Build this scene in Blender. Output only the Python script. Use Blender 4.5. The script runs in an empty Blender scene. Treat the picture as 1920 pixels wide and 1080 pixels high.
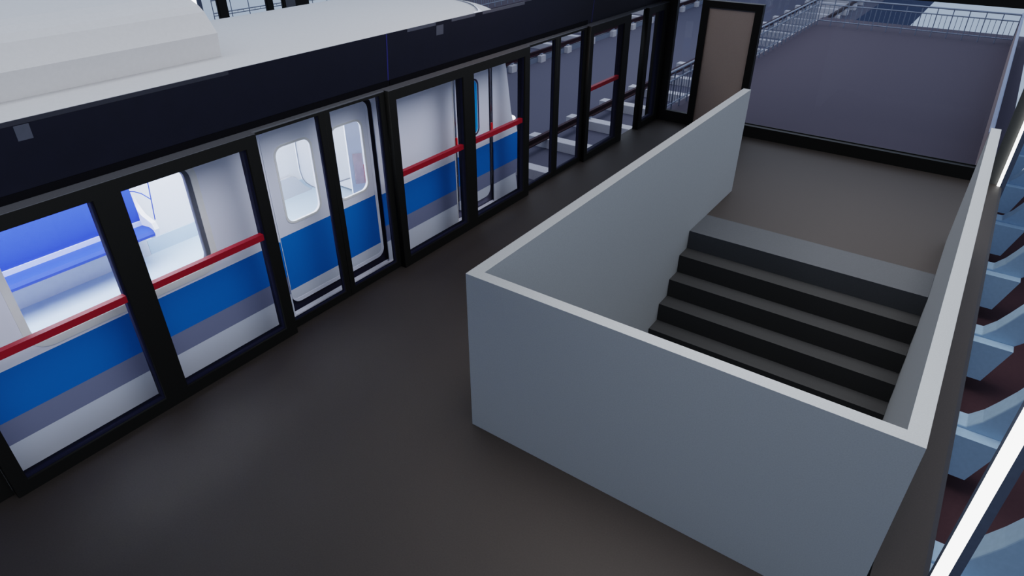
import bpy, bmesh, math
from mathutils import Vector, Matrix

S = bpy.context.scene
COL = S.collection
PI = math.pi

# ------------------------------------------------------------------ materials
def srgb(r, g, b):
    f = lambda c: (c / 255 / 12.92) if c / 255 <= 0.04045 else ((c / 255 + 0.055) / 1.055) ** 2.4
    return (f(r), f(g), f(b), 1.0)

def mat(name, col, rough=0.6, metal=0.0, spec=0.5, var=0.08, scale=30.0, bump=0.0, coat=0.0):
    m = bpy.data.materials.new(name); m.use_nodes = True
    nt = m.node_tree; b = nt.nodes['Principled BSDF']
    tc = nt.nodes.new('ShaderNodeTexCoord')
    n = nt.nodes.new('ShaderNodeTexNoise'); n.inputs['Scale'].default_value = scale; n.inputs['Detail'].default_value = 4
    nt.links.new(tc.outputs['Object'], n.inputs['Vector'])
    r = nt.nodes.new('ShaderNodeValToRGB')
    r.color_ramp.elements[0].position = 0.3; r.color_ramp.elements[1].position = 0.7
    r.color_ramp.elements[0].color = [c * (1 - var) for c in col[:3]] + [1]
    r.color_ramp.elements[1].color = [min(1, c * (1 + var)) for c in col[:3]] + [1]
    nt.links.new(n.outputs['Fac'], r.inputs['Fac'])
    nt.links.new(r.outputs['Color'], b.inputs['Base Color'])
    b.inputs['Roughness'].default_value = rough
    b.inputs['Metallic'].default_value = metal
    b.inputs['Specular IOR Level'].default_value = spec
    b.inputs['Coat Weight'].default_value = coat
    if bump:
        bp = nt.nodes.new('ShaderNodeBump'); bp.inputs['Strength'].default_value = bump; bp.inputs['Distance'].default_value = 0.01
        nt.links.new(n.outputs['Fac'], bp.inputs['Height']); nt.links.new(bp.outputs['Normal'], b.inputs['Normal'])
    return m

def banded(name, bands, rough=0.5, spec=0.4, xlimit=None):
    """paint stripes by height: bands = [(z_from, colour), ...] ascending, in object space"""
    m = bpy.data.materials.new(name); m.use_nodes = True
    nt = m.node_tree; b = nt.nodes['Principled BSDF']
    tc = nt.nodes.new('ShaderNodeTexCoord'); sx = nt.nodes.new('ShaderNodeSeparateXYZ')
    nt.links.new(tc.outputs['Object'], sx.inputs[0])
    mr = nt.nodes.new('ShaderNodeMapRange'); mr.inputs['From Min'].default_value = -1; mr.inputs['From Max'].default_value = 3
    nt.links.new(sx.outputs['Z'], mr.inputs['Value'])
    r = nt.nodes.new('ShaderNodeValToRGB'); r.color_ramp.interpolation = 'CONSTANT'
    for i, (z, c) in enumerate(bands):
        p = (z + .85 + 1) / 4 if i else 0.0
        e = r.color_ramp.elements[0] if i == 0 else (r.color_ramp.elements[1] if i == 1 else r.color_ramp.elements.new(p))
        e.position = p; e.color = c
    nt.links.new(mr.outputs[0], r.inputs['Fac'])
    nt.links.new(r.outputs['Color'], b.inputs['Base Color'])
    b.inputs['Roughness'].default_value = rough; b.inputs['Specular IOR Level'].default_value = spec
    return m

def glass(name, tint=(0.93, 0.95, 1.0), base=0.03, edge=0.5, rough=0.0):
    m = bpy.data.materials.new(name); m.use_nodes = True
    nt = m.node_tree; nt.nodes.clear()
    o = nt.nodes.new('ShaderNodeOutputMaterial'); mx = nt.nodes.new('ShaderNodeMixShader')
    t = nt.nodes.new('ShaderNodeBsdfTransparent'); g = nt.nodes.new('ShaderNodeBsdfGlossy'); f = nt.nodes.new('ShaderNodeLayerWeight')
    t.inputs[0].default_value = (*tint, 1); g.inputs['Roughness'].default_value = rough
    p = nt.nodes.new('ShaderNodeMath'); p.operation = 'POWER'; p.inputs[1].default_value = 5
    k = nt.nodes.new('ShaderNodeMath'); k.operation = 'MULTIPLY_ADD'; k.inputs[1].default_value = edge; k.inputs[2].default_value = base
    nt.links.new(f.outputs['Facing'], p.inputs[0]); nt.links.new(p.outputs[0], k.inputs[0]); nt.links.new(k.outputs[0], mx.inputs[0])
    nt.links.new(t.outputs[0], mx.inputs[1]); nt.links.new(g.outputs[0], mx.inputs[2])
    nt.links.new(mx.outputs[0], o.inputs[0])
    return m

def emit(name, col, s):
    m = bpy.data.materials.new(name); m.use_nodes = True
    b = m.node_tree.nodes['Principled BSDF']
    b.inputs['Base Color'].default_value = col
    b.inputs['Emission Color'].default_value = col; b.inputs['Emission Strength'].default_value = s
    return m

WHITE = srgb(226, 229, 242); BLUE = srgb(0, 112, 196); DGREY = srgb(122, 128, 154); LGREY = srgb(208, 214, 226)
M = dict(
    floor=mat('floor_brown', srgb(51, 46, 44), .62, var=.10, scale=90, bump=.05, spec=.35),
    deck=mat('deck_purple', srgb(80, 74, 84), .85, var=.08, scale=60, spec=.2),
    edge=mat('edge_charcoal', srgb(38, 38, 44), .7, var=.08),
    parapet=mat('parapet_concrete', srgb(160, 164, 168), .75, var=.05, scale=120, spec=.3),
    stair=mat('stair_shaded_concrete', srgb(52, 53, 55), .85, var=.06, scale=90, spec=.2),  # darker than the landing to paint in the stairwell shade
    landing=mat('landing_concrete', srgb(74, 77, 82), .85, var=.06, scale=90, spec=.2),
    black=mat('black_powder_coat', srgb(20, 20, 19), .5, var=.1, scale=60, spec=.25),
    ledge=mat('grey_ledge_metal', srgb(78, 80, 86), .6, var=.08, scale=80),
    navy=mat('navy_gloss_panel', srgb(16, 18, 32), .4, var=.08, scale=8, spec=.35),
    seam=mat('navy_seam', srgb(26, 28, 88), .5),
    plate=mat('grey_reflection', srgb(62, 66, 78), .5, var=.05),  # colour of the reflections painted on the fascia
    vside=mat('viaduct_side_shade', srgb(58, 70, 92), .9, var=.06, scale=10, spec=.1),  # shaded tone of the trackbed's side, put into the colour
    strip=mat('slate_reflection', srgb(36, 38, 48), .5, var=.05),  # dimmer reflection colour for the first fascia length
    skytint=mat('reveal_sky_tint', srgb(18, 21, 46), .7, var=.05, spec=.2),  # blue sky light on the black reveals, painted as navy
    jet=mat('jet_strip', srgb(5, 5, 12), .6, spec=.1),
    red=mat('red_rail_paint', srgb(140, 10, 34), .5, var=.05, spec=.4),
    white=mat('white_paint', WHITE, .5, var=.02, spec=.4),
    roof=mat('roof_white', srgb(190, 191, 194), .6, var=.02, spec=.3),
    ac=mat('unit_white', srgb(196, 197, 200), .6, var=.02, spec=.3),
    gap=mat('door_gap_dark', srgb(34, 34, 56), .7, var=.05, spec=.2),
    gapg=mat('door_gap_grey', srgb(120, 120, 140), .35, metal=.6, var=.05),
    seat=mat('seat_blue', srgb(52, 74, 186), .65, var=.06, scale=200, spec=.3),
    seatbase=mat('seat_base_grey', srgb(200, 202, 208), .6, var=.03),
    piping=mat('seat_piping', srgb(190, 198, 240), .5, var=.03),
    inwall=mat('interior_white', srgb(232, 233, 236), .5, var=.02),
    infloor=mat('interior_floor', srgb(190, 206, 222), .55, var=.03, scale=80),
    cyan=mat('cyan_rim', srgb(0, 150, 225), .4, var=.04),
    darkrim=mat('dark_rim', srgb(60, 54, 84), .5, var=.04),
    rim=mat('window_rim_grey', srgb(140, 143, 150), .35, metal=.5, var=.04),
    rimdark=mat('rim_dark_grey', srgb(92, 95, 104), .6, var=.05),
    rubber=mat('rubber_white', srgb(228, 228, 226), .5, var=.02),
    chrome=mat('chrome', srgb(200, 200, 206), .2, metal=1.0, var=.03),
    rail=mat('rail_maroon', srgb(44, 14, 28), .6, var=.15, scale=40, spec=.3),
    sleeper=mat('sleeper_concrete', srgb(196, 194, 200), .85, var=.06, scale=60, spec=.2),
    bed=mat('trackbed_grey', srgb(90, 90, 104), .9, var=.06, scale=40, spec=.15),
    fence=mat('galvanised', srgb(132, 141, 158), .45, metal=.3, var=.06, scale=60),
    brown=mat('parapet_brown', srgb(150, 132, 130), .8, var=.08, scale=80),
    cap=mat('cap_pale', srgb(150, 158, 182), .6, var=.04),
    maroon=mat('maroon_soil', srgb(68, 50, 54), .95, var=.05, scale=20, spec=.1),
    rib=mat('rib_pale_blue', srgb(156, 182, 208), .75, var=.04, scale=20, spec=.2),
    jamb=mat('jamb_grey', srgb(64, 65, 64), .7, var=.04),
    postside=mat('post_slate', srgb(86, 94, 110), .6, var=.06),
    frost=mat('frosted_panel', srgb(178, 160, 148), .42, metal=.25, var=.10, scale=220, spec=.5),
    led=emit('led_white', (1, 1, .98, 1), 4.0),
    lamp=emit('lamp_white', (1, 1, 1, 1), 2.0),
    red_glint=mat('painted_red_reflection', srgb(235, 30, 40), .4, var=.03),  # red reflections painted as a solid colour
    pink=mat('pink_panel', srgb(232, 206, 200), .5, var=.1, scale=12),
    glass=glass('screen_glass', (0.95, 0.96, 0.99), .015, .3),
    tglass=glass('train_glass', (0.98, 0.99, 1.0), .01, .2),
    wglass=glass('end_glass', (0.96, 0.97, 0.99), .015, .3),
    wscreen=mat('windscreen_dark', srgb(20, 24, 34), .1, var=.03),
)
M['body'] = banded('train_body_paint', [(-1, LGREY), (.13, DGREY), (.325, BLUE), (.72, WHITE)])
M['door'] = banded('train_door_paint', [(-1, LGREY), (.148, BLUE), (.735, WHITE)])

# ------------------------------------------------------------------ mesh helpers
class MB:
    def __init__(self): self.bm = bmesh.new()
    def box(self, x0, x1, y0, y1, z0, z1):
        v = [self.bm.verts.new(p) for p in ((x0,y0,z0),(x1,y0,z0),(x1,y1,z0),(x0,y1,z0),(x0,y0,z1),(x1,y0,z1),(x1,y1,z1),(x0,y1,z1))]
        for f in ((0,3,2,1),(4,5,6,7),(0,1,5,4),(1,2,6,5),(2,3,7,6),(3,0,4,7)): self.bm.faces.new([v[i] for i in f])
        return self
    def prism(self, pts, ax, a, b):
        """polygon pts (2D) extruded along ax from a to b; 2D order: ax='x'->(y,z), 'y'->(x,z), 'z'->(x,y)"""
        def mk(p, t): return {'x': (t, p[0], p[1]), 'y': (p[0], t, p[1]), 'z': (p[0], p[1], t)}[ax]
        A = [self.bm.verts.new(mk(p, a)) for p in pts]; B = [self.bm.verts.new(mk(p, b)) for p in pts]
        n = len(pts)
        self.bm.faces.new(A); self.bm.faces.new(B[::-1])
        for i in range(n): self.bm.faces.new((A[i], B[i], B[(i+1) % n], A[(i+1) % n]))
        return self
    def pane(self, x, y0, y1, z0, z1):
        self.bm.faces.new([self.bm.verts.new(p) for p in ((x,y0,z0),(x,y1,z0),(x,y1,z1),(x,y0,z1))]); return self
    def tube(self, pts, r, seg=8):
        pts = [Vector(p) for p in pts]; rings = []
        for i, p in enumerate(pts):
            d = (pts[min(i+1, len(pts)-1)] - pts[max(i-1, 0)]).normalized()
            u = d.cross(Vector((0, 0, 1)) if abs(d.z) < .9 else Vector((1, 0, 0))).normalized(); w = d.cross(u)
            rings.append([self.bm.verts.new(p + r * (math.cos(2*PI*k/seg) * u + math.sin(2*PI*k/seg) * w)) for k in range(seg)])
        for a, b in zip(rings, rings[1:]):
            for k in range(seg): self.bm.faces.new((a[k], a[(k+1) % seg], b[(k+1) % seg], b[k]))
        self.bm.faces.new(rings[0][::-1]); self.bm.faces.new(rings[-1])
        return self
    def grid(self, rows):
        R = [[self.bm.verts.new(p) for p in r] for r in rows]
        for a, b in zip(R, R[1:]):
            for k in range(len(a) - 1): self.bm.faces.new((a[k], a[k+1], b[k+1], b[k]))
        return self
    def dome(self, c, r, sc=(1,1,1)):
        g = bmesh.ops.create_uvsphere(self.bm, u_segments=14, v_segments=8, radius=r)
        for v in g['verts']: v.co = Vector((v.co.x*sc[0], v.co.y*sc[1], v.co.z*sc[2])) + Vector(c)
        return self

def wloc(o):
    v = Vector((0, 0, 0))
    while o: v += o.location; o = o.parent
    return v

def obj(name, mb, m, parent=None, smooth=False, bevel=0.0):
    bm = mb.bm if isinstance(mb, MB) else mb
    off = wloc(parent)
    for v in bm.verts: v.co -= off
    bmesh.ops.recalc_face_normals(bm, faces=bm.faces[:])
    me = bpy.data.meshes.new(name); bm.to_mesh(me); bm.free()
    me.materials.append(M[m])
    if smooth:
        for p in me.polygons: p.use_smooth = True
        me.set_sharp_from_angle(angle=math.radians(35))
    o = bpy.data.objects.new(name, me); COL.objects.link(o); o.parent = parent
    if bevel:
        b = o.modifiers.new('bevel', 'BEVEL'); b.width = bevel; b.segments = 2; b.limit_method = 'ANGLE'
    return o

def tag(o, label, cat, group=None):
    o['label'] = label; o['category'] = cat
    if group: o['group'] = group
    return o

def struct(name, mb, m, **k):
    o = obj(name, mb, m, **k); o['kind'] = 'structure'; return o

def thing(name, label, cat, loc=(0, 0, 0), group=None):
    o = bpy.data.objects.new(name, None); COL.objects.link(o); o.location = loc; o.empty_display_size = .1
    return tag(o, label, cat, group)

def dup(root, delta, label, group=None, rot=None):
    r = root.copy(); COL.objects.link(r); r.location = Vector(root.location) + Vector(delta); r['label'] = label
    if group: r['group'] = group
    if rot is not None: r.rotation_euler = (0, 0, rot)
    for ch in list(root.children):
        c = ch.copy(); COL.objects.link(c); c.parent = r
        for g in list(ch.children):
            d = g.copy(); COL.objects.link(d); d.parent = c
    return r

def rrect(y0, y1, z0, z1, r, n=6):
    """rounded rectangle; r may be a 4-list (bottom-left, bottom-right, top-right, top-left)"""
    if not isinstance(r, (list, tuple)): r = [r] * 4
    out = []
    for (cx, cy, a0, rr) in ((y0 + r[0], z0 + r[0], PI, r[0]), (y1 - r[1], z0 + r[1], 1.5*PI, r[1]), (y1 - r[2], z1 - r[2], 0, r[2]), (y0 + r[3], z1 - r[3], .5*PI, r[3])):
        if rr < 1e-5: out.append((cx, cy)); continue
        for k in range(n + 1):
            a = a0 + .5*PI*k/n; out.append((cx + rr*math.cos(a), cy + rr*math.sin(a)))
    return out

def plate(loops, x, th):
    """flat plate in the y-z plane with holes (loops[0] outer), front face at x, thickness th behind it; returns MB"""
    cu = bpy.data.curves.new('tmp', 'CURVE'); cu.dimensions = '2D'; cu.fill_mode = 'BOTH'; cu.extrude = th / 2
    for lp in loops:
        s = cu.splines.new('POLY'); s.points.add(len(lp) - 1); s.use_cyclic_u = True
        for p, q in zip(s.points, lp): p.co = (q[0], q[1], 0, 1)
    o = bpy.data.objects.new('tmp', cu); COL.objects.link(o)
    dg = bpy.context.evaluated_depsgraph_get(); me = bpy.data.meshes.new_from_object(o.evaluated_get(dg))
    bpy.data.objects.remove(o); bpy.data.curves.remove(cu)
    mb = MB(); mb.bm.from_mesh(me); bpy.data.meshes.remove(me)
    for v in mb.bm.verts: v.co = Vector((x - th/2 + v.co.z, v.co.x, v.co.y))
    bmesh.ops.remove_doubles(mb.bm, verts=mb.bm.verts[:], dist=1e-5)
    return mb

def ring(outer, inner, x, th): return plate([outer, inner], x, th)

# ------------------------------------------------------------------ camera
cam = bpy.data.cameras.new('camera'); co = bpy.data.objects.new('camera', cam); COL.objects.link(co)
pitch, yaw, roll, F = .5608, -.6190, -.0012, 1224.86
cp, sp, cy, sy = math.cos(pitch), math.sin(pitch), math.cos(yaw), math.sin(yaw)
fw = Vector((sy*cp, cy*cp, -sp)); rt = Vector((cy, -sy, 0)); up = rt.cross(fw)
rt, up = math.cos(roll)*rt + math.sin(roll)*up, -math.sin(roll)*rt + math.cos(roll)*up
mw = Matrix.Identity(4)
for i, a in enumerate((rt, up, -fw)):
    for j in range(3): mw[j][i] = a[j]
mw.translation = (0, 0, 3.6991)
co.matrix_world = mw
cam.sensor_width = 36; cam.lens = 36 * F / 1920; cam.clip_start = .05; cam.clip_end = 500
S.camera = co

# ------------------------------------------------------------------ setting: platform, deck, trackbed
XL, XR = -4.75, .64                    # platform edges
SX0, SX1, SY0, SY1 = -2.4923, .3146, 2.95, 7.706   # stairwell
YE = 11.03                             # end wall
f = MB()
f.box(XL, XR, -2.2, SY0 + .05, -.3, 0)
f.box(XL, SX0 + .05, SY0 + .05, SY1, -.3, 0)
f.box(.37, XR, SY0 + .05, SY1, -.3, 0)
f.box(XL, XR, SY1, YE + .06, -.3, 0)
fl = struct('floor', f, 'floor')
struct('trim_1', MB().box(XR, XR + .03, -2.2, YE + .06, -.34, -.004), 'edge')
dk = MB().box(XL + .03, XR, YE + .06, 23.42, -.3, 0)
struct('floor_deck', dk, 'deck')
struct('ground_trackbed', MB().box(-13.95, -4.95, -4, 70, -4.3, -1.15), 'bed')
struct('wall_viaduct_side_shade', MB().box(-4.95, -4.92, 23.45, 70, -4.3, -1.16), 'vside')  # thin sheet painting the shade on the side of the trackbed
struct('wall_platform_edge', MB().box(-4.95, -4.76, -4, 23.4, -4.3, -.32), 'bed')
# far platform opposite
struct('floor_opposite', MB().box(-19.5, -14.2, -2, 24, -.3, 0), 'deck')
struct('wall_opposite_edge', MB().box(-14.2, -13.97, -4, 23.4, -4.3, -.32), 'bed')
# street level on the open side
struct('ground_street', MB().box(.7, 9, -3, 16.6, -1.95, -1.7), 'maroon')

# ------------------------------------------------------------------ stairwell
w = MB()
H = 1.4
w.prism([(SX0, SY0), (SX1, SY0), (SX1, SY1), (.2204, SY1), (.2204, 3.038), (-2.3955, 3.038), (-2.3955, SY1), (SX0, SY1)], 'z', -2.4, 0.001)
w.prism([(SX0, SY0), (SX1, SY0), (SX1, 8.64), (.2204, 8.64), (.2204, 3.038), (-2.3955, 3.038), (-2.3955, 8.6445), (SX0, 8.6445)], 'z', 0.001, H)
par = obj('stairwell_parapet', w, 'parapet')
tag(par, 'pale grey concrete parapet wrapping three sides of the stair opening', 'parapet')
struct('floor_stairwell', MB().box(SX0, SX1, SY0, SY1, -3.05, -2.9), 'edge')
struct('wall_stairwell', MB().box(-2.39, .215, SY1 + .0, SY1 + .1, -2.42, -.31), 'edge')
st = thing('staircase', 'grey concrete steps with painted-in shade going down inside the parapet', 'staircase', (-1.09, 7.4, -.234))
y1, tr, ri = 7.1405, .2306, .234
obj('landing', MB().box(-2.393, .218, y1, SY1 - .002, -.30, .004), 'landing', st)
for k in range(1, 11):
    obj('step', MB().box(-2.393, .218, y1 - k*tr, y1 - (k-1)*tr + (.03 if k > 1 else .0), -k*ri - .30, -k*ri), 'stair', st)

# ------------------------------------------------------------------ platform screen: fixed units
XF, XB = -4.63, -4.73
ZT = 1.96
def screen_unit(y0, wins, y1, label, rails=True):
    """wins: list of (ya, yb) openings"""
    t = thing('platform_screen', label, 'platform screen', (XF - .05, (y0 + y1)/2, 0), 'fixed platform screens along the track')
    loops = [[(y0, 0), (y1, 0), (y1, ZT), (y0, ZT)]] + [[(a, .105), (b, .105), (b, 1.862), (a, 1.862)] for a, b in wins]
    obj('frame', plate(loops, XF, XF - XB), 'black', t)
    obj('top_ledge', MB().box(XB, XF - .002, y0, y1, ZT, ZT + .004), 'ledge', t)
    for a, b in wins:
        g = obj('glass_pane', MB().pane(-4.648, a - .003, b + .003, .102, 1.865), 'glass', t)
        obj('reveal_blue_light', ring([(a, .105), (b, .105), (b, 1.862), (a, 1.862)], [(a + .004, .109), (b - .004, .109), (b - .004, 1.858), (a + .004, 1.858)], -4.652, .09), 'skytint', t)  # thin liner carrying the painted blue light of the reveal
        if rails: obj('bar', MB().box(-4.712, -4.66, a + .006, b - .006, 1.040, 1.096), 'red', t)['label'] = 'red push bar'
    return t
screen_unit(.52, [(.612, 1.65), (1.837, 2.85)], 2.955, 'black framed two-pane screen in front of the blue seats of the train')
screen_unit(4.455, [(4.55, 5.59), (5.775, 6.785)], 6.89, 'black framed two-pane screen in front of the train cab')
screen_unit(8.39, [(8.485, 9.42)], 9.62, 'narrow single-pane black screen with a red bar beside the open doorway')
screen_unit(10.24, [(10.37, 10.87)], 11.0, 'narrow black screen without a bar next to the corner column')  .children[1]
for o in [o for o in bpy.data.objects if o.name.startswith('bar') and o.parent and o.parent.location.y > 10]:
    bpy.data.objects.remove(o)

# sliding leaves
def leaf(y0, y1, label, sl=.06, sr=.06):
    t = thing('sliding_screen_door', label, 'sliding door', (-4.72, (y0 + y1)/2, 0), 'sliding platform doors')
    obj('frame', plate([[(y0, .012), (y1, .012), (y1, 1.95), (y0, 1.95)], [(y0 + sl, .085), (y1 - sr, .085), (y1 - sr, 1.925), (y0 + sl, 1.925)]], -4.69, .05), 'black', t)
    obj('reveal_blue_light', ring([(y0 + sl, .085), (y1 - sr, .085), (y1 - sr, 1.925), (y0 + sl, 1.925)], [(y0 + sl + .003, .088), (y1 - sr - .003, .088), (y1 - sr - .003, 1.922), (y0 + sl + .003, 1.922)], -4.703, .045), 'skytint', t)  # same painted blue light inside the leaf opening
    obj('glass_pane', MB().pane(-4.700, y0 + sl - .004, y1 - sr + .004, .08, 1.93), 'glass', t)
    return t
for (a, c, n1, n2) in ((-.975, .515, 'sliding glass leaf cut by the edge of the picture', 'dark sliding glass leaf just before the first screen, almost out of view'),
                       (2.96, 4.45, 'sliding glass leaf before the first train door panel', 'sliding glass leaf before the second train door panel'),
                       (6.895, 8.385, 'sliding glass leaf just past the train nose', 'sliding glass leaf beside the narrow screen with red bar')):
    mid = (a + c) / 2
    if a > 0: leaf(a, mid - .003, n1, .025, .06)
    leaf(mid + .003, c, n2, .06, .06)
    # door track under the leaves belongs to the header thing below

# header: ledge, dark strip, leaning navy fascia in three lengths with seams and painted reflections
hs = [(-1.2, 4.60, 'dark navy fascia above the screens, with a square painted reflection by the blue seats'),
      (4.606, 8.63, 'dark navy fascia length above the cab end of the train'),
      (8.636, 10.95, 'dark navy fascia length ending at the corner column')]
heads = []
for a, b, lb in hs:
    t = thing('header_fascia', lb, 'fascia', (-4.75, (a + b)/2, ZT), 'navy fascia lengths over the screens')
    m = MB()
    m.prism([(-4.765, ZT + .005), (-4.725, 2.455), (-4.733, 2.455), (-4.86, ZT + .005)], 'y', a, b)
    obj('fascia_panel', m, 'navy', t)
    obj('seam_strip', MB().prism([(-4.764, ZT + .01), (-4.7235, 2.45), (-4.74, 2.45), (-4.78, ZT + .01)], 'y', b - .012, b + .004), 'seam', t)
    heads.append(t)
# dark strip at the foot of the fascia, up to the end of the second door bay
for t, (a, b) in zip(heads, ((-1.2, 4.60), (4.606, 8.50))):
    obj('foot_strip', MB().box(-4.80, -4.752, a, b, ZT + .005, ZT + .058), 'jet', t)
for t, (a, b) in zip(heads, ((-1.2, 4.60), (4.606, 8.63), (8.636, 10.95))):
    obj('ledge', MB().box(-4.86, -4.69, a, b, ZT - .012, ZT + .003), 'ledge', t)
def reflection_patch(t, name, y0, y1, z0, z1, m='plate'):
    xz = lambda z: -4.765 + (z - ZT) * .04/.495
    obj(name, MB().prism([(xz(z0) + .002, z0), (xz(z1) + .002, z1), (xz(z1) - .006, z1), (xz(z0) - .006, z0)], 'y', y0, y1), m, t)
reflection_patch(heads[0], 'plate', 1.405, 1.492, 2.325, 2.42)  # plates and edge strips here are fascia reflections built as thin patches
reflection_patch(heads[0], 'edge_strip', -1.2, 2.9, 2.425, 2.4545, 'strip')
reflection_patch(heads[1], 'edge_strip', 4.88, 5.30, 2.425, 2.4545)
reflection_patch(heads[1], 'plate', 5.31, 5.42, 2.325, 2.42)  # fascia reflection built as a thin patch
reflection_patch(heads[1], 'edge_strip', 5.55, 5.95, 2.425, 2.4545)
reflection_patch(heads[1], 'edge_strip', 6.08, 6.9, 2.425, 2.4545)

# ------------------------------------------------------------------ train
TX = -5.05; TF = -7.85; XC = -6.45
tr_ = thing('metro_train', 'white and blue metro train standing behind the platform screens', 'train', (XC, 3, -.85))
WIN = rrect(1.09, 2.56, .80, 1.75, .13)
DOOR = rrect(3.24, 4.61, -.12, 1.82, [.01, .01, .10, .10])
CAB = rrect(5.885, 6.67, -.12, 1.80, [.01, .01, .10, .10])
side = plate([[(-3, -.35), (6.95, -.35), (6.95, 1.9), (-3, 1.9)], WIN, DOOR, CAB], TX, .014)
obj('side_wall', side, 'body', tr_)
# nose, lofted
zs = [-.35, -.16, .0, .12, .25, .37, .55, .69, .80, .92, 1.05, 1.4, 1.68, 1.9, 2.1, 2.24, 2.31]
ys = [7.22, 7.23, 7.20, 7.18, 7.25, 7.28, 7.27, 7.23, 7.20, 7.11, 7.07, 7.01, 6.957, 6.93, 6.90, 6.86, 6.80]
hw = [1.4]*13 + [1.4, 1.365, 1.27, 1.10]
def nose_pt(i, u, off=0):
    x = XC + hw[i]*u
    return (x, ys[i] + .58*(1 - abs(u)**2.2) + off, zs[i])
rows = []
for i in range(len(zs)):
    us = [1 - 2*k/28 for k in range(29)]
    rows.append([(XC + hw[i], 6.95 if zs[i] < 1.91 else 6.7, zs[i])] + [nose_pt(i, u) for u in us] + [(XC - hw[i], 6.7, zs[i])])
obj('nose', MB().grid(rows), 'body', tr_, smooth=True)
ws = [[nose_pt(i, u, .012) for u in [.86 - 1.72*k/20 for k in range(21)]] for i in (10, 11, 12, 13, 14)]
obj('windscreen', MB().grid(ws), 'wscreen', tr_, smooth=True)
for sgn in (1, -1):
    obj('headlight', MB().dome((XC + sgn*1.30, 7.20, .90), .07, (1, 1, .55)), 'lamp', tr_, smooth=True)
# roof
def roofz(x):
    u = (x - XC)/1.4
    return 2.28 + .03*(1 - u*u)
prof = [(TX, 1.88), (TX - .015, 2.02), (TX - .05, 2.15), (TX - .12, 2.235), (TX - .24, 2.285)]
n = 16
xs = [TX - .24 - (2.8 - .48)*k/n for k in range(1, n)]
full = prof + [(x, 2.285 + .025*(1 - ((x - XC)/1.16)**2)) for x in xs] + [(2*XC - x, z) for x, z in prof[::-1]]
ylen = [-3 + k*.5 for k in range(20)] + [6.6]
rows = [[(x, y, z) for x, z in full] for y in ylen]
# rounded roof end following the nose
for t_, dz in ((.35, .0), (.7, -.004), (1.0, -.02)):
    rows.append([(x, 6.6 + t_*(.28 + .58*max(0, 1 - abs((x - XC)/1.4)**2.2)), z + (dz if z > 2.2 else 0)) for x, z in full])
obj('roof', MB().grid(rows), 'roof', tr_, smooth=True)
# roof air-conditioning unit
acp = [(-5.84, 2.27), (-5.815, 2.506), (-5.95, 2.674), (-6.02, 2.722), (-6.12, 2.76), (-6.25, 2.79), (-6.95, 2.83), (-7.08, 2.72), (-7.12, 2.27)]
a = MB().prism(acp, 'y', -2.8, 3.55)
obj('roof_unit', a, 'ac', tr_)['label'] = 'white faceted air-conditioning housing'
# far side, ends, floor, ceiling
obj('far_wall', MB().box(TF, -7.33, -3, 6.6, -.35, 1.9), 'inwall', tr_)
obj('end_wall', MB().box(TF + .05, TX - .05, -3, -2.95, -.35, 2.28), 'inwall', tr_)
obj('cab_bulkhead', MB().box(TF + .05, TX - .06, 5.62, 5.66, 0, 2.2), 'inwall', tr_)
obj('interior_floor', MB().box(TF + .05, TX - .10, -2.95, 6.9, -.1, -.03), 'infloor', tr_)
obj('ceiling_panel', MB().box(TF + .1, TX - .12, -2.95, 6.7, 2.05, 2.08), 'inwall', tr_)
obj('underframe', MB().box(TF + .2, TX - .15, -3, 6.9, -.75, -.36), 'gap', tr_)
# saloon window: rim + sill + glass
r1 = obj('window_frame', ring(rrect(1.045, 2.605, .755, 1.795, .17), rrect(1.10, 2.55, .815, 1.74, .12), TX + .006, .018), 'rubber', tr_)
obj('reveal', ring(rrect(1.085, 2.565, .795, 1.755, .135), rrect(1.10, 2.515, .825, 1.73, .11), TX - .005, .05), 'rimdark', r1)
obj('pane', plate([rrect(1.10, 2.55, .81, 1.74, .12)], TX - .04, .004), 'tglass', r1)
# passenger doors
for (a0, a1, w0, w1, rl) in ((3.262, 3.912, 3.385, 3.80, [.10, .005, .005, .10]), (3.918, 4.567, 4.045, 4.46, [.005, .10, .10, .005])):
    wl = rrect(w0, w1, .845, 1.615, .09)
    d = obj('passenger_door', plate([rrect(a0, a1, -.015, 1.79, rl), wl], TX - .03, .035), 'door', tr_)
    trim_r = .035 if a0 > 3.5 else .004
    obj('edge_trim', ring(rrect(a0, a1, -.016, 1.791, rl), rrect(a0 + .004, a1 - trim_r, .028, 1.787, [.06 if (q > .05 and i < 2) else (.098 if q > .05 else .004) for i, q in enumerate(rl)]), TX - .027, .008), 'white', d)
    fr = obj('window_frame', ring(rrect(w0 - .012, w1 + .012, .833, 1.627, .10), rrect(w0 + .008, w1 - .008, .853, 1.607, .085), TX - .024, .02), 'rubber', d)
    obj('pane', plate([rrect(w0, w1, .845, 1.615, .085)], TX - .055, .004), 'tglass', d)
obj('door_sill', MB().box(TX - .05, TX + .012, 3.2, 4.68, -.155, -.118), 'white', tr_)
g = plate([rrect(3.12, 4.78, -.22, 1.88, .01), rrect(3.275, 4.555, 0.0, 1.775, .09)], TX - .066, .02)
obj('door_surround', g, 'gap', tr_)
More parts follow.
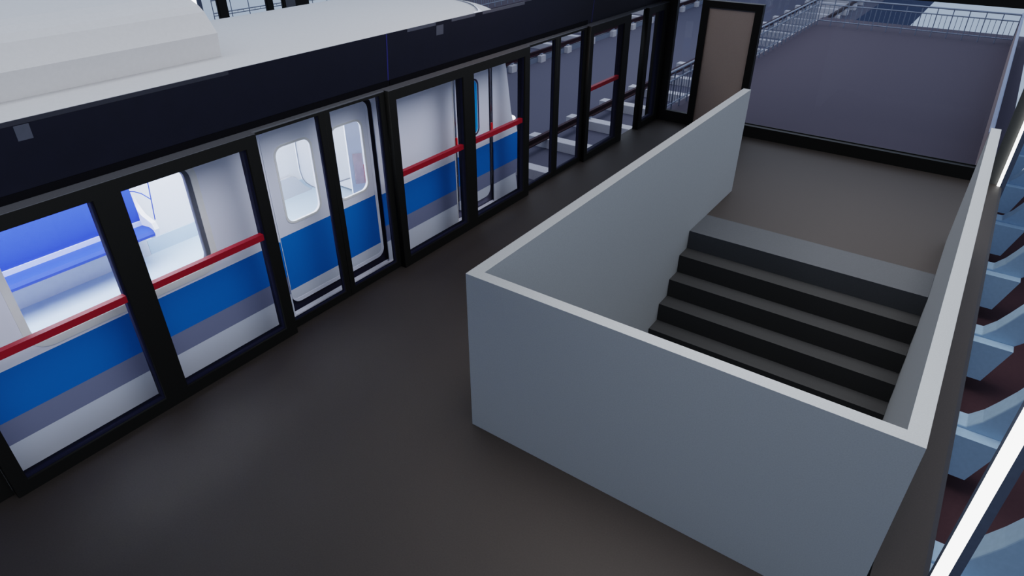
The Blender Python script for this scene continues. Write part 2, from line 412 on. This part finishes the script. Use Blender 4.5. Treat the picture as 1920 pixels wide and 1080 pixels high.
# cab door with cyan-rimmed window and grab rails
cd = obj('cab_door', plate([rrect(5.965, 6.62, -.005, 1.79, [.02, .11, .02, .02]), rrect(6.06, 6.385, .94, 1.60, .07)], TX - .028, .035), 'body', tr_)
fr = obj('window_frame', ring(rrect(6.035, 6.41, .915, 1.625, .09), rrect(6.055, 6.39, .935, 1.605, .075), TX - .022, .02), 'darkrim', cd)
obj('rim', ring(rrect(6.055, 6.39, .935, 1.605, .075), rrect(6.10, 6.345, .98, 1.56, .05), TX - .03, .02), 'cyan', cd)
obj('pane', plate([rrect(6.06, 6.385, .94, 1.60, .07)], TX - .05, .004), 'tglass', cd)
obj('cab_partition', MB().box(TX - .9, TX - .5, 5.7, 6.85, 0.0, 2.0), 'cyan', tr_)
obj('cab_instrument', MB().box(TX - .48, TX - .40, 6.1, 6.25, 1.0, 1.2), 'lamp', tr_)
obj('cab_door_surround', plate([rrect(5.78, 6.85, -.22, 1.88, .01), rrect(5.985, 6.605, 0.01, 1.78, .08)], TX - .066, .02), 'gapg', tr_)
obj('cab_sill', MB().box(TX - .05, TX + .012, 5.86, 6.70, -.155, -.118), 'white', tr_)
for yy in (5.925, 6.645):
    h = obj('grab_rail', MB().tube([(TX - .02, yy, .15), (TX - .02, yy, 1.7)], .014), 'chrome', tr_, smooth=True)
    obj('reflector', MB().box(TX - .02, TX + .002, yy - .012, yy + .012, .90, 1.00), 'red_glint', h)  # reflection of the red push bar, built as a red patch
obj('edge_strip', MB().box(TX - .01, TX + .004, 5.872, 5.886, -.12, 1.8), 'rubber', tr_)

# interior bench seats: along the far wall
def bench(y0, y1):
    prof = [(-7.33, .355), (-6.93, .355), (-6.895, .375), (-6.885, .405), (-6.91, .438), (-6.98, .452), (-7.14, .43), (-7.33, .43)]
    s = obj('seat_bench', MB().prism(prof, 'y', y0, y1), 'seat', tr_, smooth=True)
    obj('seat_base', MB().box(-7.33, -7.30, y0, y1 + .06, -.03, .36), 'seatbase', s)
    obj('piping', MB().box(-7.20, -7.135, y0, y1, .43, .485), 'piping', s)
    bk = [(-7.15, .485), (-7.14, .56), (-7.17, .9), (-7.24, 1.25), (-7.33, 1.32), (-7.33, .485)]
    obj('backrest', MB().prism(bk, 'y', y0, y1), 'seat', s, smooth=True)
    ye = y1
    ep = [(-7.33, .31), (-7.00, .31), (-6.90, .355), (-6.87, .45), (-6.90, .52), (-7.08, .565), (-7.19, .67), (-7.25, .81), (-7.29, 1.1), (-7.33, 1.3)]
    obj('end_panel', MB().prism(ep, 'y', ye, ye + .05), 'inwall', s, smooth=True)
    obj('grab_pole', MB().tube([(-6.83, ye + .02, .58), (-6.77, ye + .02, .84), (-6.73, ye + .02, 1.02), (-6.74, ye + .02, 1.4), (-6.9, ye + .02, 2.05)], .006, 6), 'seat', s, smooth=True)
    obj('grab_loop', MB().tube([(-7.25, ye + .02, .80), (-7.1, ye + .02, .835), (-6.95, ye + .02, .85), (-6.77, ye + .02, .83)], .006, 6), 'seat', s, smooth=True)
bench(-2.2, 2.93)
obj('skirting', MB().box(-7.33, -7.315, 3.0, 6.5, -.03, .15), 'infloor', tr_)
obj('dado_shadow', MB().prism([(4.6, -.03), (4.6, .26), (5.05, .26), (5.12, .22), (5.25, .05), (5.35, -.03)], 'x', -7.32, -7.28), 'seatbase', tr_)  # shadow along the wall foot, built as a grey panel
pt = obj('partition', MB().prism([(4.66, 2.05), (4.64, .66), (4.66, .55), (4.70, .48), (4.77, .41), (4.87, .34), (5.55, .30), (5.55, 2.05)], 'x', -6.52, -6.50), 'inwall', tr_)
obj('edge_bead', MB().tube([(-6.495, 4.66, 2.04), (-6.495, 4.64, .66), (-6.495, 4.66, .55), (-6.495, 4.70, .48), (-6.495, 4.77, .41), (-6.495, 4.87, .34), (-6.495, 5.5, .30)], .008, 6), 'rim', pt, smooth=True)
pk = obj('door_pocket', MB().box(-5.76, -5.74, 4.79, 5.55, -.02, 2.0), 'inwall', tr_)
obj('panel', MB().prism([(4.845, .60), (4.845, .975), (4.985, .945), (4.985, .57)], 'x', -5.735, -5.73), 'pink', pk)  # plain pink patch on the pocket
obj('red_reflection', MB().prism([(4.992, .56), (4.992, .80), (5.006, .80), (5.006, .56)], 'x', -5.735, -5.71), 'red_glint', pk)  # red reflection on the glossy panel, built as a narrow strip

# ------------------------------------------------------------------ track: rails, sleepers, conduit
def rail_mb(x, y0, y1):
    p = [(-.065, 0), (.065, 0), (.065, .02), (.012, .035), (.012, .085), (.035, .095), (.035, .13), (-.035, .13), (-.035, .095), (-.012, .085), (-.012, .035), (-.065, .02)]
    return MB().prism([(x + a, -.95 + b) for a, b in p], 'y', y0, y1)
rails = (('near track, the one away from the platform', -7.15), ('near track, tucked under the platform side', -5.66), ('far track, toward the near track', -11.53), ('far track, toward the opposite platform', -13.02))
for lb, x in rails:
    tag(obj('track_rail', rail_mb(x, -3.5, 62), 'rail'), 'dark maroon steel rail of the ' + lb, 'rail', 'track rails')
ordn = 'first second third fourth fifth sixth seventh eighth ninth tenth eleventh twelfth thirteenth fourteenth fifteenth sixteenth seventeenth eighteenth nineteenth twentieth'.split()
def sleeper(x, y):
    t = thing('track_sleeper', '', 'sleeper', (x, y, -1.15))
    obj('beam', MB().box(x - 1.06, x + 1.06, y - .13, y + .13, -1.155, -.95), 'sleeper', t, bevel=.008)
    for rx in (-.63, .86):
        for s in (-1, 1):
            obj('clip', MB().tube([(x + rx + s*.065, y - .05, -.945), (x + rx + s*.13, y - .03, -.90), (x + rx + s*.15, y + .03, -.90), (x + rx + s*.08, y + .05, -.94)], .014, 6), 'fence', t, smooth=True)
    return t
proto = None
for which, x, grp in (('near', -6.52, 'sleepers of the near track'), ('far', -12.39, 'sleepers of the far track')):
    k0 = -4 if which == 'near' else 0
    for k in range(20):
        y = 12.92 + 1.563*(k + k0) + (3.126 if which == 'far' else 0)
        lb = ('concrete sleeper of the near track, %s past the train nose' % ordn[k]) if which == 'near' else ('concrete sleeper of the far track, %s one showing past the cab' % ordn[k])
        if proto is None:
            proto = sleeper(x, y); proto['label'] = lb; proto['group'] = grp
        else:
            dup(proto, (x - proto.location.x, y - proto.location.y, 0), lb, grp)
cd_ = MB()
for k in range(28):
    yk = 12.92 + 1.563*(k - 6)
    cd_.box(-11.56, -11.46, yk + .132, yk + 1.563 - .132, -1.15, -1.0)
tag(obj('cable_conduit', cd_, 'fence'), 'pale grey cable trough running between the sleepers of the far track', 'conduit')

# ------------------------------------------------------------------ fences on the deck
def fence(name_label, p0, p1, posts, skip_thin=False, z=(.137, .575, .735)):
    p0 = Vector(p0); p1 = Vector(p1); t = thing('railing', name_label, 'railing', ((p0 + p1)/2))
    for zz, r, nm in ((z[0], .014, 'lower_rail'), (z[1], .016, 'middle_rail'), (z[2], .023, 'top_rail')):
        obj(nm, MB().tube([p0 + Vector((0, 0, zz)), p1 + Vector((0, 0, zz))], r, 8), 'fence', t, smooth=True)
    for k in range(posts + 1):
        q = p0.lerp(p1, k/posts)
        obj('post', MB().tube([q, q + Vector((0, 0, z[2]))], .014, 6), 'fence', t, smooth=True)
        if k < posts and not skip_thin:
            for s in (1/3, 2/3):
                q = p0.lerp(p1, (k + s)/posts)
                obj('baluster', MB().tube([q + Vector((0, 0, z[0])), q + Vector((0, 0, z[1]))], .0075, 5), 'fence', t)
    return t
fence('galvanised railing along the track side of the outdoor deck', (-4.62, 11.25, 0), (-4.62, 21.95, 0), 29)
fence('galvanised railing across the far end of the outdoor deck', (-4.55, 21.95, 0), (.27, 21.95, 0), 13)
fence('railing on the opposite platform deck, beyond the train roof', (-14.3, 11.3, 0), (-14.3, 22.8, 0), 31)
fence('railing behind the dark mullions of the opposite platform', (-18.8, 11.5, 0), (-18.8, 17.5, 0), 10, z=(.30, .37, .72))
t = thing('deck_parapet', 'low brown deck wall with pale cap beside the open edge', 'low wall', (.30, 16.5, 0))
obj('wall_body', MB().box(.28, .325, YE + .1, 22.7, 0, .655), 'brown', t)
obj('cap', MB().prism([(.273, .655), (.332, .655), (.332, .675), (.318, .686), (.287, .686), (.273, .675)], 'y', YE + .1, 22.7), 'cap', t)

# ------------------------------------------------------------------ glazed end wall
c = MB().box(-4.86, -4.52, YE - .03, YE + .09, 0, 3.0)
struct('trim_2', c, 'black')
e = MB()
e.box(-4.52, -4.06, YE - .03, YE + .05, 0, .19)
e.box(-4.52, -4.485, YE - .03, YE + .05, .19, 3.0)
w1 = struct('window_1', e, 'black')
obj('pane', MB().box(-4.485, -4.06, YE + .008, YE + .014, .19, 3.0), 'wglass', w1)
e = MB().box(-3.09, .46, YE - .05, YE + .05, 0, .187)
e.box(-3.09, .46, YE + .05, YE + .065, .187, .20)
e.box(-4.06, .64, YE - .04, YE + .06, 2.285, 2.75)
w2 = struct('window_2', e, 'black')
obj('pane', MB().box(-3.09, .46, YE + .02, YE + .026, .19, 2.29), 'wglass', w2)
obj('pane', MB().box(-4.06, -3.09, YE + .02, YE + .026, 2.05, 2.29), 'wglass', w2)
struct('wall_end_jamb', MB().box(.46, .64, YE - .02, YE + .06, 0, 3.2), 'jamb')
d3 = MB().box(-4.06, -3.945, YE - .05, YE + .05, 0, 2.045)
d3.box(-3.205, -3.09, YE - .05, YE + .05, 0, 2.045)
d3.box(-3.945, -3.205, YE - .05, YE + .05, 1.945, 2.045)
dd = struct('door_1', d3, 'black')
obj('panel', MB().box(-3.945, -3.205, YE - .02, YE + .02, .004, 1.945), 'frost', dd)['label'] = 'frosted tan panel'
obj('top_bead', MB().box(-3.945, -3.205, YE - .035, YE - .02, 1.925, 1.945), 'ledge', dd)

# LED posts along the open side
def led_post(x0, x1, x2, y, label):
    t = thing('light_post', label, 'light post', ((x0 + x2)/2, y, -.02), 'posts with vertical light strips')
    obj('post', MB().box(x1, x2, y - .02, y + .09, -.34, 4.6), 'postside', t)
    obj('back', MB().box(x0, x1, y + .02, y + .09, -.02, 4.6), 'postside', t)
    obj('light_strip', MB().box(x0, x1, y - .02, y + .02, 0.003, 4.55), 'led', t)['label'] = 'glowing white strip'
led_post(.634, .697, .745, 3.30, 'slate post with a glowing white strip, close to the camera')
led_post(.602, .638, .70, YE - .045, 'slate post with a glowing white strip at the end wall')
led_post(-18.95, -18.72, -18.65, YE, 'glowing white post on the opposite platform behind the train roof')

# ------------------------------------------------------------------ opposite platform screen (mullions seen over the roof)
t = thing('opposite_screen', 'black framed glass screen of the opposite platform seen over the train roof', 'platform screen', (-14.3, 9, 0))
loops = [[(5.0, 0), (11.3, 0), (11.3, ZT), (5.0, ZT)]] + [[(a, .105), (b, .105), (b, 1.862), (a, 1.862)] for a, b in ((5.2, 6.6), (6.8, 8.85), (9.06, 10.10), (10.26, 10.55))]
obj('frame', plate(loops, -14.2, .1), 'black', t)
obj('glass_pane', MB().pane(-14.26, 5.1, 10.6, .1, 1.87), 'glass', t)
obj('fascia_panel', MB().box(-14.4, -14.25, -2, 11.3, ZT + .005, 2.46), 'jet', t)
obj('panel', MB().box(-14.19, -14.185, 10.60, 10.88, .2, 1.8), 'ledge', t)

# ------------------------------------------------------------------ ribs outside the open edge
def rib(y):
    t = thing('curved_rib', '', 'rib', (.9, y + .2, -1.5))
    obj('block', MB().prism([(.70, -1.5), (1.086, -1.5), (1.252, -.994), (.70, -.994)], 'y', y, y + .371), 'rib', t)
    up_ = [(.70, -.965), (.918, -.962), (1.02, -.842), (1.10, -.70), (1.19, -.525), (1.255, -.372), (1.33, -.1), (1.39, .3), (1.41, .8)]
    lo_ = [(1.62, .8), (1.60, .3), (1.54, -.2), (1.47, -.60), (1.416, -.80), (1.316, -.93), (1.254, -1.0), (.70, -1.0)]
    obj('arm', MB().prism(up_ + lo_, 'y', y + .14, y + .371), 'rib', t, bevel=.012)
    return t
names = ['lowest one, crossed by the near light post', 'second from the bottom, its tip meeting the near light post', 'third from the bottom', 'fourth from the bottom',
         'fifth from the bottom', 'sixth, close to the foot of the end wall post', 'topmost, partly behind the end wall post']
r0 = None
for k in range(7):
    y = 8.311 + 1.903*(k - 2)
    lb = 'pale blue curved rib outside, ' + names[k]
    if r0 is None: r0 = rib(y); r0['label'] = lb; r0['group'] = 'curved ribs along the open edge'
    else: dup(r0, (0, 1.903*k, 0), lb)

# ------------------------------------------------------------------ light
def area(name, loc, sx, sy_, power, col=(1, 1, 1), rot=(0, 0, 0), spread=180):
    l = bpy.data.lights.new(name, 'AREA'); l.shape = 'RECTANGLE'; l.size = sx; l.size_y = sy_; l.energy = power; l.color = col; l.spread = math.radians(spread)
    o = bpy.data.objects.new(name, l); COL.objects.link(o); o.location = loc; o.rotation_euler = rot
    return o
cl = MB().box(-5.4, .75, -9, YE + .06, 5.4, 5.6)
struct('ceiling', cl, 'jamb')
struct('wall_rear', MB().box(-5.4, .75, -9.2, -9, -.3, 5.4), 'jamb')
area('platform_ceiling_light', (-.6, 6.0, 5.2), 3.0, 8.8, 118, (1, .985, .965), spread=62)
area('track_ceiling_light', (-6.6, 4.0, 6.2), 1.6, 13.0, 130, (.95, .97, 1))
area('train_fill_light', (-2.3, 2.6, 4.3), 2.6, 11.0, 76, (.96, .97, 1), (0, math.radians(48), 0), spread=62)  # added fill without a fixture, brightens the side of the train
pl = bpy.data.lights.new('amber_wall_lamp', 'POINT'); pl.energy = 12; pl.color = (1, .45, .18); pl.shadow_soft_size = .15
po = bpy.data.objects.new('amber_wall_lamp', pl); COL.objects.link(po); po.location = (-3.9, 6.2, 3.0)
area('deck_overhead_light', (-6.0, 20.0, 8.0), 9.0, 14.0, 420, (.96, .97, 1))  # broad overhead light, no canopy modelled above the deck
area('saloon_light', (-6.3, 1.4, 2.03), 1.2, 7.0, 220, (.95, .97, 1))
area('cab_light', (-5.5, 6.3, 2.03), .5, .5, 12, (.8, .95, 1))

W = bpy.data.worlds.new('world'); S.world = W; W.use_nodes = True
nt = W.node_tree; bg = nt.nodes['Background']
bg.inputs['Color'].default_value = (.50, .62, .80, 1); bg.inputs['Strength'].default_value = .75

S.view_settings.view_transform = 'Filmic'
S.view_settings.look = 'Medium High Contrast'
S.view_settings.exposure = 0.0
S.cycles.max_bounces = 8; S.cycles.transparent_max_bounces = 16
S.cycles.use_denoising = True
